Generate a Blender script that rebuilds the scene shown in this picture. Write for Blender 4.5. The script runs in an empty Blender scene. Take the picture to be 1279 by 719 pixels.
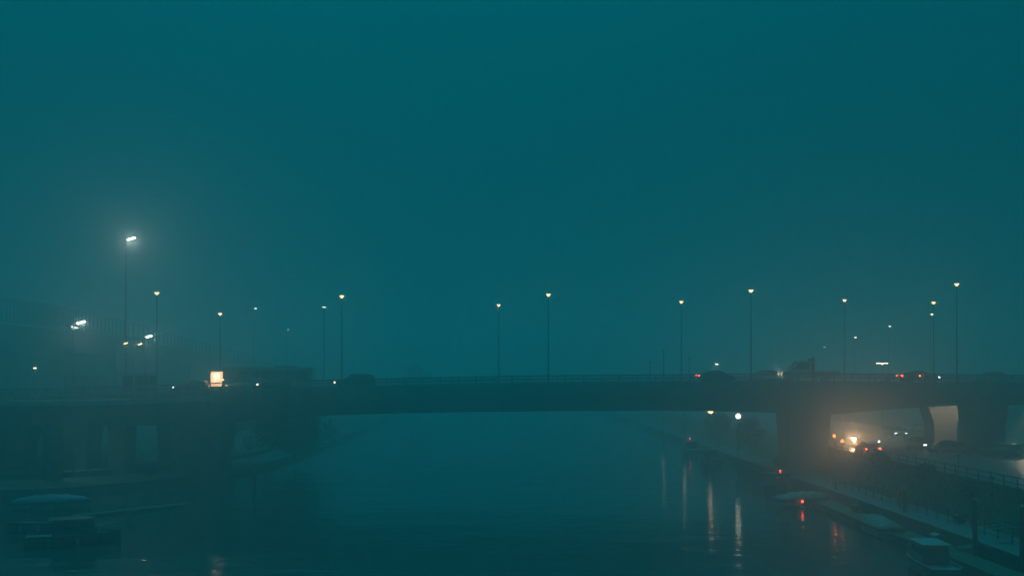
import bpy, bmesh, math, random
from mathutils import Vector, Matrix, noise
random.seed(7)
sc = bpy.context.scene
C = sc.collection
PI = math.pi
R = math.radians

# ------------------------------------------------------------------ camera
F = 1320.0            # focal length in photograph pixels (1279 wide)
H = 11.6              # eye height above the water
HY = 472.0            # horizon row in the photograph
cam = bpy.data.objects.new('camera', bpy.data.cameras.new('camera'))
C.objects.link(cam)
cam.location = (0, 0, H)
cam.rotation_euler = (R(90), 0, 0)
cam.data.sensor_width = 36
cam.data.lens = 36 * F / 1279
cam.data.shift_y = (HY - 359.5) / 1279
cam.data.clip_end = 3000
sc.camera = cam

# ------------------------------------------------------------------ world, sun, exposure
SKY_EL, SKY_ROT = R(60), R(-10)
w = bpy.data.worlds.new('World'); sc.world = w; w.use_nodes = True
nt = w.node_tree; nt.nodes.clear()
out = nt.nodes.new('ShaderNodeOutputWorld'); bg = nt.nodes.new('ShaderNodeBackground')
sky = nt.nodes.new('ShaderNodeTexSky'); sky.sky_type = 'NISHITA'; sky.sun_disc = False
sky.sun_elevation = SKY_EL; sky.sun_rotation = SKY_ROT
sky.dust_density = 4.0; sky.air_density = 1.5
bw = nt.nodes.new('ShaderNodeRGBToBW')
mul = nt.nodes.new('ShaderNodeVectorMath'); mul.operation = 'MULTIPLY_ADD'
mul.inputs[1].default_value = (0.0, 0.003, 0.004)     # heavy teal overcast: the sky's own luminance, tinted
mul.inputs[2].default_value = (0.0, 0.37, 0.49)        # even overcast cloud light
nt.links.new(sky.outputs[0], bw.inputs[0])
nt.links.new(bw.outputs[0], mul.inputs[0])
# CIE overcast sky: the zenith three times as bright as the horizon
tcw = nt.nodes.new('ShaderNodeTexCoord'); sx = nt.nodes.new('ShaderNodeSeparateXYZ')
ov = nt.nodes.new('ShaderNodeMapRange'); ov.inputs['From Min'].default_value = 0; ov.inputs['From Max'].default_value = 1
ov.inputs['To Min'].default_value = 1.0; ov.inputs['To Max'].default_value = 3.0
scl = nt.nodes.new('ShaderNodeVectorMath'); scl.operation = 'SCALE'
nt.links.new(tcw.outputs['Generated'], sx.inputs[0]); nt.links.new(sx.outputs['Z'], ov.inputs['Value'])
nt.links.new(mul.outputs[0], scl.inputs[0]); nt.links.new(ov.outputs[0], scl.inputs['Scale'])
nt.links.new(scl.outputs[0], bg.inputs[0])
bg.inputs[1].default_value = 0.1
nt.links.new(bg.outputs[0], out.inputs[0])
w.cycles_visibility.camera = True
sun_d = bpy.data.lights.new('sun', 'SUN'); sun_d.energy = 1.0; sun_d.angle = R(40)
sun_d.color = (0.0, 0.78, 1.0)     # daylight left behind the heavy cloud
sun = bpy.data.objects.new('sun', sun_d); C.objects.link(sun)
sun.rotation_euler = (-(PI / 2 - SKY_EL), 0, -SKY_ROT)
vs = sc.view_settings
sc.display_settings.display_device = 'sRGB'
vs.view_transform = 'Standard'; vs.look = 'None'; vs.exposure = 0.0; vs.gamma = 1.0
vs.use_curve_mapping = False
cy = sc.cycles
cy.use_denoising = True
try: cy.denoiser = 'OPENIMAGEDENOISE'
except Exception: pass
cy.max_bounces = 10; cy.diffuse_bounces = 2; cy.glossy_bounces = 3
cy.transmission_bounces = 4; cy.volume_bounces = 8; cy.transparent_max_bounces = 8
cy.sample_clamp_indirect = 1.0
cy.caustics_reflective = False; cy.caustics_refractive = False
cy.use_light_tree = True
HAZE_DENSITY = 0.0085

def P(px, py, Y):
    """photograph pixel at distance Y -> world point"""
    return Vector(((px - 639.5) / F * Y, Y, H + (HY - py) / F * Y))
def PX(px, Y): return (px - 639.5) / F * Y

# ------------------------------------------------------------------ materials
MATS = {}
def mat(name, col, rough=0.7, metal=0.0, nscale=0.0, namt=0.25, bump=0.0, spec=0.5, coat=0.0):
    if name in MATS: return MATS[name]
    m = bpy.data.materials.new(name); m.use_nodes = True
    t = m.node_tree; b = t.nodes['Principled BSDF']
    b.inputs['Base Color'].default_value = (*col, 1); b.inputs['Roughness'].default_value = rough
    b.inputs['Metallic'].default_value = metal; b.inputs['Specular IOR Level'].default_value = spec
    b.inputs['Coat Weight'].default_value = coat
    if nscale:
        tc = t.nodes.new('ShaderNodeTexCoord')
        n = t.nodes.new('ShaderNodeTexNoise'); n.inputs['Scale'].default_value = nscale
        n.inputs['Detail'].default_value = 8; n.inputs['Roughness'].default_value = 0.65
        t.links.new(tc.outputs['Object'], n.inputs['Vector'])
        n2 = t.nodes.new('ShaderNodeTexNoise'); n2.inputs['Scale'].default_value = nscale * 0.13
        n2.inputs['Detail'].default_value = 4
        t.links.new(tc.outputs['Object'], n2.inputs['Vector'])
        mx = t.nodes.new('ShaderNodeMath'); mx.operation = 'ADD'
        t.links.new(n.outputs['Fac'], mx.inputs[0]); t.links.new(n2.outputs['Fac'], mx.inputs[1])
        cr = t.nodes.new('ShaderNodeMapRange')
        cr.inputs['From Min'].default_value = 0.7; cr.inputs['From Max'].default_value = 1.3
        cr.inputs['To Min'].default_value = 1 - namt; cr.inputs['To Max'].default_value = 1 + namt
        t.links.new(mx.outputs[0], cr.inputs['Value'])
        vm = t.nodes.new('ShaderNodeVectorMath'); vm.operation = 'SCALE'
        vm.inputs[0].default_value = col
        t.links.new(cr.outputs[0], vm.inputs['Scale'])
        t.links.new(vm.outputs[0], b.inputs['Base Color'])
        if bump:
            bp = t.nodes.new('ShaderNodeBump'); bp.inputs['Strength'].default_value = bump
            bp.inputs['Distance'].default_value = 0.05
            t.links.new(n.outputs['Fac'], bp.inputs['Height']); t.links.new(bp.outputs[0], b.inputs['Normal'])
    MATS[name] = m
    return m
def emat(name, col, strength, base=(0.8, 0.8, 0.8)):
    if name in MATS: return MATS[name]
    m = bpy.data.materials.new(name); m.use_nodes = True
    b = m.node_tree.nodes['Principled BSDF']
    b.inputs['Base Color'].default_value = (*base, 1)
    b.inputs['Emission Color'].default_value = (*col, 1); b.inputs['Emission Strength'].default_value = strength
    MATS[name] = m
    return m
concrete = mat('concrete', (0.17, 0.17, 0.165), 0.9, nscale=1.2, namt=0.35, bump=0.4)
lamplit_conc = mat('lamplit_concrete', (0.42, 0.42, 0.40), 0.85, nscale=1.0, namt=0.3)  # footway slab colour lightened to stand in for lamp light on it
concrete_dark = mat('weathered_concrete', (0.13, 0.13, 0.125), 0.92, nscale=0.7, namt=0.45, bump=0.4)
asphalt = mat('asphalt', (0.06, 0.06, 0.058), 0.4, nscale=3, namt=0.35, bump=0.3)
grass = mat('grass', (0.05, 0.075, 0.03), 0.95, nscale=1.6, namt=0.6, bump=0.8)
soil = mat('soil', (0.06, 0.05, 0.04), 0.95, nscale=1, namt=0.5, bump=0.5)
steel = mat('galvanised_steel', (0.35, 0.36, 0.36), 0.45, 0.8, nscale=6, namt=0.15)
painted = mat('dark_painted_steel', (0.05, 0.06, 0.06), 0.5, 0.3, nscale=5, namt=0.2)
rail_m = mat('grey_painted_rail', (0.12, 0.13, 0.13), 0.5, 0.2, nscale=5, namt=0.2)
housing = mat('lamp_housing', (0.10, 0.10, 0.10), 0.4, 0.4)
bark = mat('bark', (0.07, 0.055, 0.04), 0.95, nscale=8, namt=0.4, bump=0.6)
leafm = [mat('foliage_a', (0.045, 0.07, 0.025), 0.8, nscale=1.5, namt=0.5),
         mat('foliage_b', (0.06, 0.085, 0.03), 0.8, nscale=1.5, namt=0.5),
         mat('foliage_c', (0.04, 0.055, 0.025), 0.8, nscale=1.5, namt=0.5)]
rubber = mat('tyre_rubber', (0.02, 0.02, 0.02), 0.85)
alloy = mat('wheel_rim', (0.4, 0.4, 0.41), 0.3, 0.9)
glassm = mat('tinted_glass', (0.015, 0.02, 0.022), 0.06, 0.0, spec=0.8)
white_paint = mat('road_marking', (0.7, 0.7, 0.68), 0.7, nscale=5, namt=0.3)
plastic = mat('black_plastic', (0.025, 0.025, 0.025), 0.55)
wood = mat('timber', (0.16, 0.11, 0.07), 0.85, nscale=4, namt=0.4, bump=0.4)
gel = mat('white_gelcoat', (0.27, 0.28, 0.275), 0.4, nscale=2, namt=0.12)
bluehull = mat('blue_hull', (0.05, 0.10, 0.18), 0.4, nscale=2, namt=0.2)
tarp = mat('blue_tarpaulin', (0.08, 0.13, 0.17), 0.6, nscale=2.5, namt=0.25, bump=0.6)
tarp_g = mat('grey_tarpaulin', (0.17, 0.19, 0.19), 0.6, nscale=2.5, namt=0.25, bump=0.6)
rope = mat('rope', (0.3, 0.26, 0.2), 0.9)
E_WARM = emat('lit_lamp_warm', (1.0, 0.62, 0.28), 8)
E_NEUT = emat('lit_lamp_white', (1.0, 0.93, 0.78), 60)
E_FAR = emat('lit_lamp_distant', (1.0, 0.84, 0.58), 18)
E_DIM = emat('lit_lamp_dim', (0.9, 0.95, 0.85), 5)
E_GLOBE = emat('lit_globe', (1.0, 0.90, 0.68), 5.5)
E_GLOBE_DIM = emat('lit_globe_dimmed', (1.0, 0.84, 0.56), 2.2)  # same kind of globe, dimmed so its streak on the water is fainter
E_BOX = emat('light_box_face', (1.0, 0.50, 0.24), 2.6)
E_HEAD = emat('lit_headlight', (1.0, 0.74, 0.44), 11)
E_HEADW = emat('lit_headlight_white', (0.85, 0.95, 1.0), 7)
E_TAIL = emat('lit_tail_light', (1.0, 0.05, 0.02), 22)
E_ORANGE = emat('lit_orange_lamp', (1.0, 0.17, 0.02), 9)
E_RED = emat('lit_red_lamp', (1.0, 0.06, 0.03), 9)
OFF_HEAD = mat('unlit_headlight', (0.6, 0.62, 0.62), 0.12)
OFF_TAIL = mat('unlit_tail_light', (0.25, 0.01, 0.01), 0.2)
def paint(name, col): return mat(name, col, 0.28, 0.1, nscale=3, namt=0.06, coat=0.6)

# water
def make_water():
    m = bpy.data.materials.new('river_water'); m.use_nodes = True
    t = m.node_tree; b = t.nodes['Principled BSDF']
    b.inputs['Base Color'].default_value = (0.02, 0.055, 0.055, 1)
    b.inputs['Roughness'].default_value = 0.06; b.inputs['IOR'].default_value = 1.333
    tc = t.nodes.new('ShaderNodeTexCoord')
    mp = t.nodes.new('ShaderNodeMapping'); mp.inputs['Scale'].default_value = (0.5, 1.3, 1)
    n = t.nodes.new('ShaderNodeTexNoise'); n.inputs['Scale'].default_value = 1.0; n.inputs['Detail'].default_value = 3
    mp2 = t.nodes.new('ShaderNodeMapping'); mp2.inputs['Scale'].default_value = (0.12, 0.28, 1)
    n2 = t.nodes.new('ShaderNodeTexNoise'); n2.inputs['Scale'].default_value = 0.8; n2.inputs['Detail'].default_value = 2
    t.links.new(tc.outputs['Object'], mp.inputs[0]); t.links.new(mp.outputs[0], n.inputs['Vector'])
    t.links.new(tc.outputs['Object'], mp2.inputs[0]); t.links.new(mp2.outputs[0], n2.inputs['Vector'])
    ad = t.nodes.new('ShaderNodeMath'); ad.operation = 'MULTIPLY_ADD'; ad.inputs[1].default_value = 2.5
    t.links.new(n2.outputs['Fac'], ad.inputs[0]); t.links.new(n.outputs['Fac'], ad.inputs[2])
    bp = t.nodes.new('ShaderNodeBump'); bp.inputs['Strength'].default_value = 1.0
    bp.inputs['Distance'].default_value = 0.036
    t.links.new(ad.outputs[0], bp.inputs['Height']); t.links.new(bp.outputs[0], b.inputs['Normal'])
    return m
water_m = make_water()

# ------------------------------------------------------------------ mesh helpers
def box(bm, c, s, rot=None):
    r = bmesh.ops.create_cube(bm, size=1.0)
    M = Matrix.Translation(c) @ (rot or Matrix.Identity(4)) @ Matrix.Diagonal((s[0], s[1], s[2], 1))
    bmesh.ops.transform(bm, matrix=M, verts=r['verts'])
    return r['verts']
def bbox(bm, x0, x1, y0, y1, z0, z1):
    return box(bm, ((x0+x1)/2, (y0+y1)/2, (z0+z1)/2), (x1-x0, y1-y0, z1-z0))
def tube(bm, a, b, r0, r1=None, seg=8):
    a = Vector(a); b = Vector(b); d = b - a; L = d.length
    if r1 is None: r1 = r0
    r = bmesh.ops.create_cone(bm, cap_ends=True, segments=seg, radius1=r0, radius2=r1, depth=L)
    M = Matrix.Translation((a + b) / 2) @ d.to_track_quat('Z', 'Y').to_matrix().to_4x4()
    bmesh.ops.transform(bm, matrix=M, verts=r['verts'])
def path_tube(bm, pts, r, seg=6):
    for a, b in zip(pts[:-1], pts[1:]): tube(bm, a, b, r, r, seg)
def ball(bm, c, r, sz=(1, 1, 1), sub=2):
    q = bmesh.ops.create_icosphere(bm, subdivisions=sub, radius=r)
    bmesh.ops.transform(bm, matrix=Matrix.Translation(c) @ Matrix.Diagonal((*sz, 1)), verts=q['verts'])
def loft(bm, rings, cap=True):
    vs_ = [[bm.verts.new(p) for p in r] for r in rings]
    n = len(rings[0])
    for a, b in zip(vs_[:-1], vs_[1:]):
        for i in range(n):
            j = (i + 1) % n
            try: bm.faces.new((a[i], a[j], b[j], b[i]))
            except ValueError: pass
    if cap:
        for r in (vs_[0][::-1], vs_[-1]):
            try: bm.faces.new(r)
            except ValueError: pass
def prism(bm, poly, z0, z1):
    a = [bm.verts.new((x, y, z0)) for x, y in poly]; b = [bm.verts.new((x, y, z1)) for x, y in poly]
    n = len(poly)
    bm.faces.new(a[::-1]); bm.faces.new(b)
    for i in range(n): bm.faces.new((a[i], a[(i+1) % n], b[(i+1) % n], b[i]))
def obj(name, bm, m, parent=None, smooth=False, bevel=0.0):
    bmesh.ops.recalc_face_normals(bm, faces=bm.faces)
    if bevel:
        bmesh.ops.bevel(bm, geom=[e for e in bm.edges if e.calc_face_angle(0) > 0.6], offset=bevel, segments=1, affect='EDGES')
    me = bpy.data.meshes.new(name); bm.to_mesh(me); bm.free()
    if isinstance(m, (list, tuple)):
        for k in m: me.materials.append(k)
    else: me.materials.append(m)
    if smooth: me.polygons.foreach_set('use_smooth', [True] * len(me.polygons))
    o = bpy.data.objects.new(name, me); C.objects.link(o)
    if parent is not None: o.parent = parent
    return o
def mobj(name, me, parent=None, loc=None, rot=None):
    o = bpy.data.objects.new(name, me); C.objects.link(o)
    if parent is not None: o.parent = parent
    if loc is not None: o.location = loc
    if rot is not None: o.rotation_euler = rot
    return o
def B(): return bmesh.new()
def tag(o, label, cat, group=None):
    o['label'] = label; o['category'] = cat
    if group: o['group'] = group
    return o
def thing(name, label, cat, loc=(0, 0, 0), rz=0, group=None):
    o = bpy.data.objects.new(name, None); C.objects.link(o); o.empty_display_size = 0.2
    o.location = loc; o.rotation_euler = (0, 0, rz)
    return tag(o, label, cat, group)
def struct(name, bm, m, smooth=False):
    o = obj(name, bm, m, None, smooth); o['kind'] = 'structure'; return o
def copy_tree(o, parent=None):
    c = o.copy(); C.objects.link(c)
    if parent is not None: c.parent = parent
    for ch in [k for k in o.children]: copy_tree(ch, c)
    return c
def light(kind, loc, power, col, parent=None, size=0.1, rot=None, spot=None, blend=0.5):
    d = bpy.data.lights.new('lamp_light', kind); d.energy = power; d.color = col
    if kind in ('POINT', 'SPOT'): d.shadow_soft_size = size
    if kind == 'SPOT': d.spot_size = R(spot); d.spot_blend = blend
    o = bpy.data.objects.new('lamp_light', d); C.objects.link(o); o.location = loc
    if rot is not None: o.rotation_euler = rot
    if parent is not None: o.parent = parent
    return o
def interp(tab, x):
    if x <= tab[0][0]: return tab[0][1]
    for (a, va), (b, vb) in zip(tab[:-1], tab[1:]):
        if x <= b:
            t = (x - a) / (b - a); return va + (vb - va) * t
    return tab[-1][1]

# ------------------------------------------------------------------ water and land
bm = B()
bmesh.ops.create_grid(bm, x_segments=1, y_segments=1, size=1)
bmesh.ops.transform(bm, matrix=Matrix.Translation((0, 270, 0)) @ Matrix.Diagonal((445, 320, 1, 1)), verts=bm.verts)
struct('river_water', bm, water_m)
bm = B(); bbox(bm, -445, 445, -50, 590, -1.2, -0.9); struct('river_bed', bm, soil)

LL = [(-445, 104), (-75, 104), (-60, 103.4), (-52, 103.6), (-47, 105), (-43, 108), (-39.5, 113), (-37, 119), (-34, 127), (-32, 137), (-31, 150), (-32, 220), (-40, 400), (-60, 590), (-445, 590)]
bm = B(); prism(bm, LL, -1.0, 0.62); struct('left_quay', bm, concrete_dark)
LU = [(-445, 113.5), (-75, 113.5), (-58, 113.2), (-51, 115), (-46, 119), (-42, 126), (-38, 137), (-36, 150), (-37, 220), (-45, 400), (-65, 590), (-445, 590)]
bm = B(); prism(bm, LU, 0.5, 1.25); struct('left_terrace', bm, concrete_dark)
# grass cover on the terrace, gently uneven
def sheet(name, x0, x1, y0, y1, nx, ny, zf, m):
    bm = B(); g = []
    for j in range(ny + 1):
        row = []
        for i in range(nx + 1):
            x = x0 + (x1 - x0) * i / nx; y = y0 + (y1 - y0) * j / ny
            if callable(x0): pass
            row.append(bm.verts.new((x, y, zf(x, y))))
        g.append(row)
    for j in range(ny):
        for i in range(nx): bm.faces.new((g[j][i], g[j][i+1], g[j+1][i+1], g[j+1][i]))
    return struct(name, bm, m, True)
sheet('left_grass', -440, -48, 121, 585, 90, 90, lambda x, y: 1.27 + 0.25 * noise.noise(Vector((x*.12, y*.12, 0))) + 0.25 + max(0, (-x-75)*0.02), grass)
# right bank: quay, grass slope, road shelf
bm = B(); prism(bm, [(30.4, -45), (30.4, 590), (445, 590), (445, -45)], -1.0, 0.95); struct('right_quay', bm, concrete_dark)
def slope_z(x, y):
    t = min(1, max(0, (x - 33.6) / 3.6)); t = t*t*(3-2*t)
    return 0.97 + 2.28 * t + (0.10 * noise.noise(Vector((x*.5, y*.3, 3))) * (1 if 0 < t < 1 else 0.3))
sheet('right_grass_slope', 33.6, 38.0, -45, 585, 12, 160, slope_z, grass)
bm = B(); prism(bm, [(37.6, -45), (37.6, 588), (444, 588), (444, -45)], 0.90, 3.05); struct('right_embankment', bm, soil)
bm = B(); bbox(bm, 38.15, 64, -44, 586, 3.06, 3.24); struct('riverside_road', bm, asphalt)
bm = B(); bbox(bm, 64, 69, -44, 586, 3.06, 3.36); struct('pavement', bm, concrete)
sheet('right_grass', 69, 440, -44, 585, 60, 80, lambda x, y: 3.3 + 0.3 * noise.noise(Vector((x*.1, y*.1, 0))) + min(4, max(0, (x-72)*0.08)), grass)
bm = B()
for k in range(70): bbox(bm, 49.9, 50.05, 20 + k*6, 22.5 + k*6, 3.24, 3.246)
o = struct('road_markings', bm, white_paint)
road_root = thing('kerb', 'low concrete kerb stones along the river side of the riverside road', 'kerb', (38.0, 0, 3.05))
bm = B(); bbox(bm, -0.12, 0.12, -0.96, 0.96, 0, 0.31); ks0 = obj('kerb_stone', bm, concrete, road_root, bevel=0.02)
ks0.location = (0, 60, 0)
for k in range(1, 75):
    o = ks0.copy(); C.objects.link(o); o.parent = road_root; o.location = (0, 60 + 2*k, 0)
# quay wall coping stones on the right, near part
cop = thing('quay_coping', 'row of pale stone coping blocks along the right river edge', 'coping', (30.35, 0, 0.95))
bm = B(); bbox(bm, -0.25, 0.45, -0.73, 0.73, 0, 0.14); cs = obj('coping_stone', bm, concrete, cop, bevel=0.03)
cs.location = (0, 55, 0)
for k in range(1, 60):
    o = cs.copy(); C.objects.link(o); o.parent = cop; o.location = (random.uniform(-.02, .02), 55 + 1.5*k, random.uniform(-.01, .01))

# ------------------------------------------------------------------ the road bridge
YN, YF = 118.0, 140.0
SN = F / YN
RT = [(-700, 492), (0, 487), (60, 486), (170, 482), (270, 478), (420, 474), (640, 469.5), (840, 467.5), (1000, 466), (1150, 467), (1279, 468), (1950, 478)]
SO = [(-700, 540), (0, 533), (200, 531.5), (285, 528), (330, 523), (420, 518.5), (530, 515.5), (700, 513.5), (850, 513), (950, 515), (1035, 519), (1100, 513), (1165, 507.5), (1279, 505.5), (1950, 520)]
def deck_z(x):  return H + (HY - interp(RT, x*SN + 639.5)) / SN - 1.0
def soff_z(x):  return H + (HY - interp(SO, x*SN + 639.5)) / SN
bridge = thing('road_bridge', 'long low concrete road bridge crossing the whole river in the fog', 'bridge', (0, YN, 0))
XS = [-120 + 4*i for i in range(61)]
def strip(name, y0, y1, top, bot, m):
    bm = B()
    loft(bm, [[(x, y0 - YN, bot(x)), (x, y1 - YN, bot(x)), (x, y1 - YN, top(x)), (x, y0 - YN, top(x))] for x in XS])
    return obj(name, bm, m, bridge)
strip('deck_slab', YN + .35, YF - .35, lambda x: deck_z(x) - 0.06, lambda x: deck_z(x) - 0.75, concrete_dark)
strip('carriageway', YN + 2.2, YF - 2.2, lambda x: deck_z(x), lambda x: deck_z(x) - 0.055, asphalt)
strip('footway', YN + .36, YN + 2.19, lambda x: deck_z(x) + 0.13, lambda x: deck_z(x) - 0.055, concrete)
strip('footway', YF - 2.19, YF - .36, lambda x: deck_z(x) + 0.13, lambda x: deck_z(x) - 0.055, concrete)
for y0 in (YN + 1.5, YN + 8.5, YN + 16.0):
    strip('girder', y0, y0 + 4.4, lambda x: deck_z(x) - 0.752, soff_z, concrete_dark)
for k in range(60):                       # edge beam panels, one per 4 m, with open joints
    xa, xb = -120 + 4*k + 0.03, -120 + 4*(k+1) - 0.03
    for y0, y1 in ((YN, YN + .345), (YF - .345, YF)):
        bm = B(); dd = random.uniform(-.012, .012)
        loft(bm, [[(x, y0 - YN + dd, deck_z(x) - 1.25), (x, y1 - YN, deck_z(x) - 1.25), (x, y1 - YN, deck_z(x) + .16), (x, y0 - YN + dd, deck_z(x) + .16)] for x in (xa, xb)])
        obj('edge_panel', bm, concrete, bridge)
# railings: posts are parts, rails one strip per side, thin infill bars joined
bm = B(); bbox(bm, -.05, .05, -.05, .05, 0, 0.86); pme = bpy.data.meshes.new('railing_post'); bm.to_mesh(pme); bm.free(); pme.materials.append(rail_m)
for y in (YN + .17, YF - .17):
    x = -70
    while x <= 70:
        mobj('railing_post', pme, bridge, (x, y - YN, deck_z(x) + .16)); x += 2.0
    for dz, r in ((0.84, 0.055), (0.10, 0.03)):
        bm = B()
        loft(bm, [[(x, y - YN - r, deck_z(x) + .16 + dz - r), (x, y - YN + r, deck_z(x) + .16 + dz - r), (x, y - YN + r, deck_z(x) + .16 + dz + r), (x, y - YN - r, deck_z(x) + .16 + dz + r)] for x in XS])
        obj('handrail' if r > .05 else 'bottom_rail', bm, rail_m, bridge)
    bm = B(); x = -70
    while x < 70:
        z = deck_z(x) + .16; bbox(bm, x - .01, x + .01, y - YN - .01, y - YN + .01, z + .12, z + .79); x += 0.16
    obj('infill_bars', bm, rail_m, bridge)['kind'] = 'stuff'
# central crash barrier
bm = B()
loft(bm, [[(x, 10.9, deck_z(x)+.45), (x, 11.1, deck_z(x)+.45), (x, 11.1, deck_z(x)+.76), (x, 10.9, deck_z(x)+.76)] for x in XS]); obj('crash_barrier', bm, steel, bridge)
# lane line dashes on the bridge
bm = B()
for k in range(40):
    x = -118 + 6*k
    for y in (6.6, 15.4):
        loft(bm, [[(u, y, deck_z(u)+.003), (u, y+.12, deck_z(u)+.003), (u, y+.12, deck_z(u)+.007), (u, y, deck_z(u)+.007)] for u in (x, x+2.5)])
obj('lane_markings', bm, white_paint, bridge)
# piers
def pier(x0, x1, y0, y1, zb, flare=0.0, lab=None, m=concrete_dark, wide=False):
    bm = B(); xc = (x0+x1)/2; hw = (x1-x0)/2; zt = soff_z(xc) + .12; rings = []
    for t, f in ((0, .80), (.4, .80), (.55, .86), (.7, 1.0), (.85, 1.15), (.97, 1.24), (1, 1.24)) if wide else ((0, .9), (.45, .86), (.62, .90), (.8, .97), (.93, 1.0 + flare), (1, 1.02 + flare)):
        z = zb + (zt - zb) * t; a = hw * f; c = 0.25
        ya, yb = y0 - YN, y1 - YN
        rings.append([(xc-a+c, ya, z), (xc+a-c, ya, z), (xc+a, ya+c, z), (xc+a, yb-c, z), (xc+a-c, yb, z), (xc-a+c, yb, z), (xc-a, yb-c, z), (xc-a, ya+c, z)])
    loft(bm, rings); o = obj('pier', bm, m, bridge)
    if lab: o['label'] = lab
    return o
pier(PX(212, 120), PX(283, 120), 119.7, 124, -.8)
pier(PX(137, 121), PX(164, 121), 120, 123, .5)
pier(PX(58, 121), PX(118, 121), 120, 124, .5)
pier(PX(-80, 121), PX(40, 121), 120, 124, .5)
pier(PX(981, 120), PX(1037, 120), 119.7, 124.5, -.8)
pier(PX(1206, 121), PX(1254, 121), 119.7, 123.5, 2.9)
for x in (-43.5, -56.3, -64, 38.5, 75): pier(x - 1.9, x + 1.9, 134.5, 137.5, .5)
pier(PX(1161, 134), PX(1201, 134), 134, 137, 2.9, 0.30, 'pale flared pier lit warm from above by an under-deck lamp', concrete, True)
bm = B(); bbox(bm, -119, -84, YN+.5-YN, 21.5, .5, 7.4); obj('abutment', bm, concrete_dark, bridge)
bm = B(); bbox(bm, 88, 119, .5, 21.5, 2.9, 8.0); obj('abutment', bm, concrete_dark, bridge)
# under-deck lamps
for (x, y, e) in ((PX(1182, 134) + .2, 131.2, 700), (58.6, 119.62, 420), (PX(72, 117), 117.2, 200)):
    z = soff_z(x) - .02 if y > YN + 1.5 else 6.9
    t = thing('under_deck_lamp', {700: 'small warm flood lamp fixed under the deck in front of the flared pier', 420: 'small warm lamp fixed under the deck above the pale parked car at the right edge', 200: 'small lamp fixed under the deck above the left quay steps'}[e], 'lamp', (x, y, z))
    bm = B(); bbox(bm, -.2, .2, -.1, .1, -.12, 0.02); obj('housing', bm, housing, t)
    bm = B(); bbox(bm, -.17, .17, -.08, .08, -.15, -.122); obj('diffuser', bm, E_WARM if e != 200 else E_DIM, t)
    light('SPOT', (0, 0, -.2), {700: 1300, 420: 1500, 200: 520}[e], (1, .72, .45) if e != 200 else (.45, 1, .55), t, .12, rot=Vector({700: (0, 2.9, -1.6), 420: (-2.4, -6.0, -4.6), 200: (2.5, -1, -3)}[e]).to_track_quat('-Z', 'Y').to_euler(), spot={700: 130, 420: 62, 200: 120}[e], blend=.6)

# ------------------------------------------------------------------ street lamps
def lamp(px, py, Y, zb, power, col, label, group, em=E_WARM, heads=2, arm=0.12, hs=(.24, .26), pr=.085, name='street_lamp', ang=0.0, tilt=0.0, pole_m=painted, bright_off=0.0):
    hp = P(px, py, Y)
    L = hp.z - zb
    bx = hp.x - bright_off
    t = thing(name, label, 'street lamp', (bx, Y, zb), 0, group)
    bm = B(); tube(bm, (0, 0, 0), (0, 0, .9), pr * 1.7, pr * 1.6, 10); obj('base', bm, pole_m, t)
    bm = B(); tube(bm, (0, 0, .9), (0, 0, L - .05), pr * 1.05, pr * .6, 10); obj('pole', bm, pole_m, t)
    dirs = [1, -1] if heads == 2 else [1]
    for s in dirs:
        dx = math.cos(ang) * s; dy = math.sin(ang) * s
        hx, hy = dx * arm, dy * arm
        if bright_off: hx = bright_off; hy = 0
        bm = B(); path_tube(bm, [(0, 0, L - .25), (hx * .5, hy * .5, L - .02), (hx * .8, hy * .8, L + .06)], pr * .5, 6); obj('bracket', bm, pole_m, t)
        rot = Matrix.Rotation(math.atan2(dy, dx), 4, 'Z') @ Matrix.Rotation(-tilt, 4, 'Y')
        bm = B(); rings = []
        for u, wd, hh in ((-.5, .35, .5), (-.3, .9, .8), (.1, 1, 1), (.4, .8, .8), (.5, .4, .5)):
            a = hs[1] * wd * .5; h2 = .12 * hh
            rings.append([rot @ Vector((hs[0]*u, -a, 0)), rot @ Vector((hs[0]*u, a, 0)), rot @ Vector((hs[0]*u, a*.6, h2)), rot @ Vector((hs[0]*u, -a*.6, h2))])
        loft(bm, rings); h = obj('luminaire', bm, housing, t); h.location = (hx, hy, L)
        bm = B(); box(bm, (0, 0, 0), (hs[0] * .8, hs[1] * .85, .10), rot)
        if heads == 2 and power > 0 and s == 1:
            ball(bm, (-arm, 0, -.13), .12, (1, 1, .9), 2)  # glowing bowl added to soften the head, in place of its halo
        d = obj('diffuser', bm, em, h); d.location = (0, 0, -.055)
    if power > 0:
        beam = em is E_NEUT            # flood heads turned to the river
        aim = Vector((-hp.x * .6, -Y, -.55 * Y)) if beam else Vector((.12 if heads == 1 else 0, 0, -1))
        light('SPOT', ((bright_off if bright_off else (math.cos(ang)*arm*.6 if heads == 1 else 0)), 0, L - .22), power, col, t, .12, rot=aim.to_track_quat('-Z', 'Y').to_euler(), spot=125 if beam else 168, blend=.9 if beam else .35)
    return t
WARM = (1.0, .72, .42); NEU = (1.0, .86, .66)
NEARL = [(196, 365, 'first'), (427, 369, 'second'), (685, 367, 'middle'), (938, 362, 'fourth'), (1195, 354, 'last')]
nlab = {196: 'tall bridge lamp at the near parapet, left of the lit advertising box',
        427: 'tall bridge lamp at the near parapet, standing over the dark estate car',
        685: 'tall bridge lamp at the near parapet, above the middle of the river',
        938: 'tall bridge lamp at the near parapet, between the dark car and the open-backed van',
        1195: 'rightmost and highest lamp of the near parapet row on the bridge'}
for px, py, _ in NEARL:
    Y = YN + 1.1; x = PX(px, Y)
    lamp(px, py, Y, deck_z(x) + .13, 45, WARM, nlab[px], 'lamps along the near side of the bridge')
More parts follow.
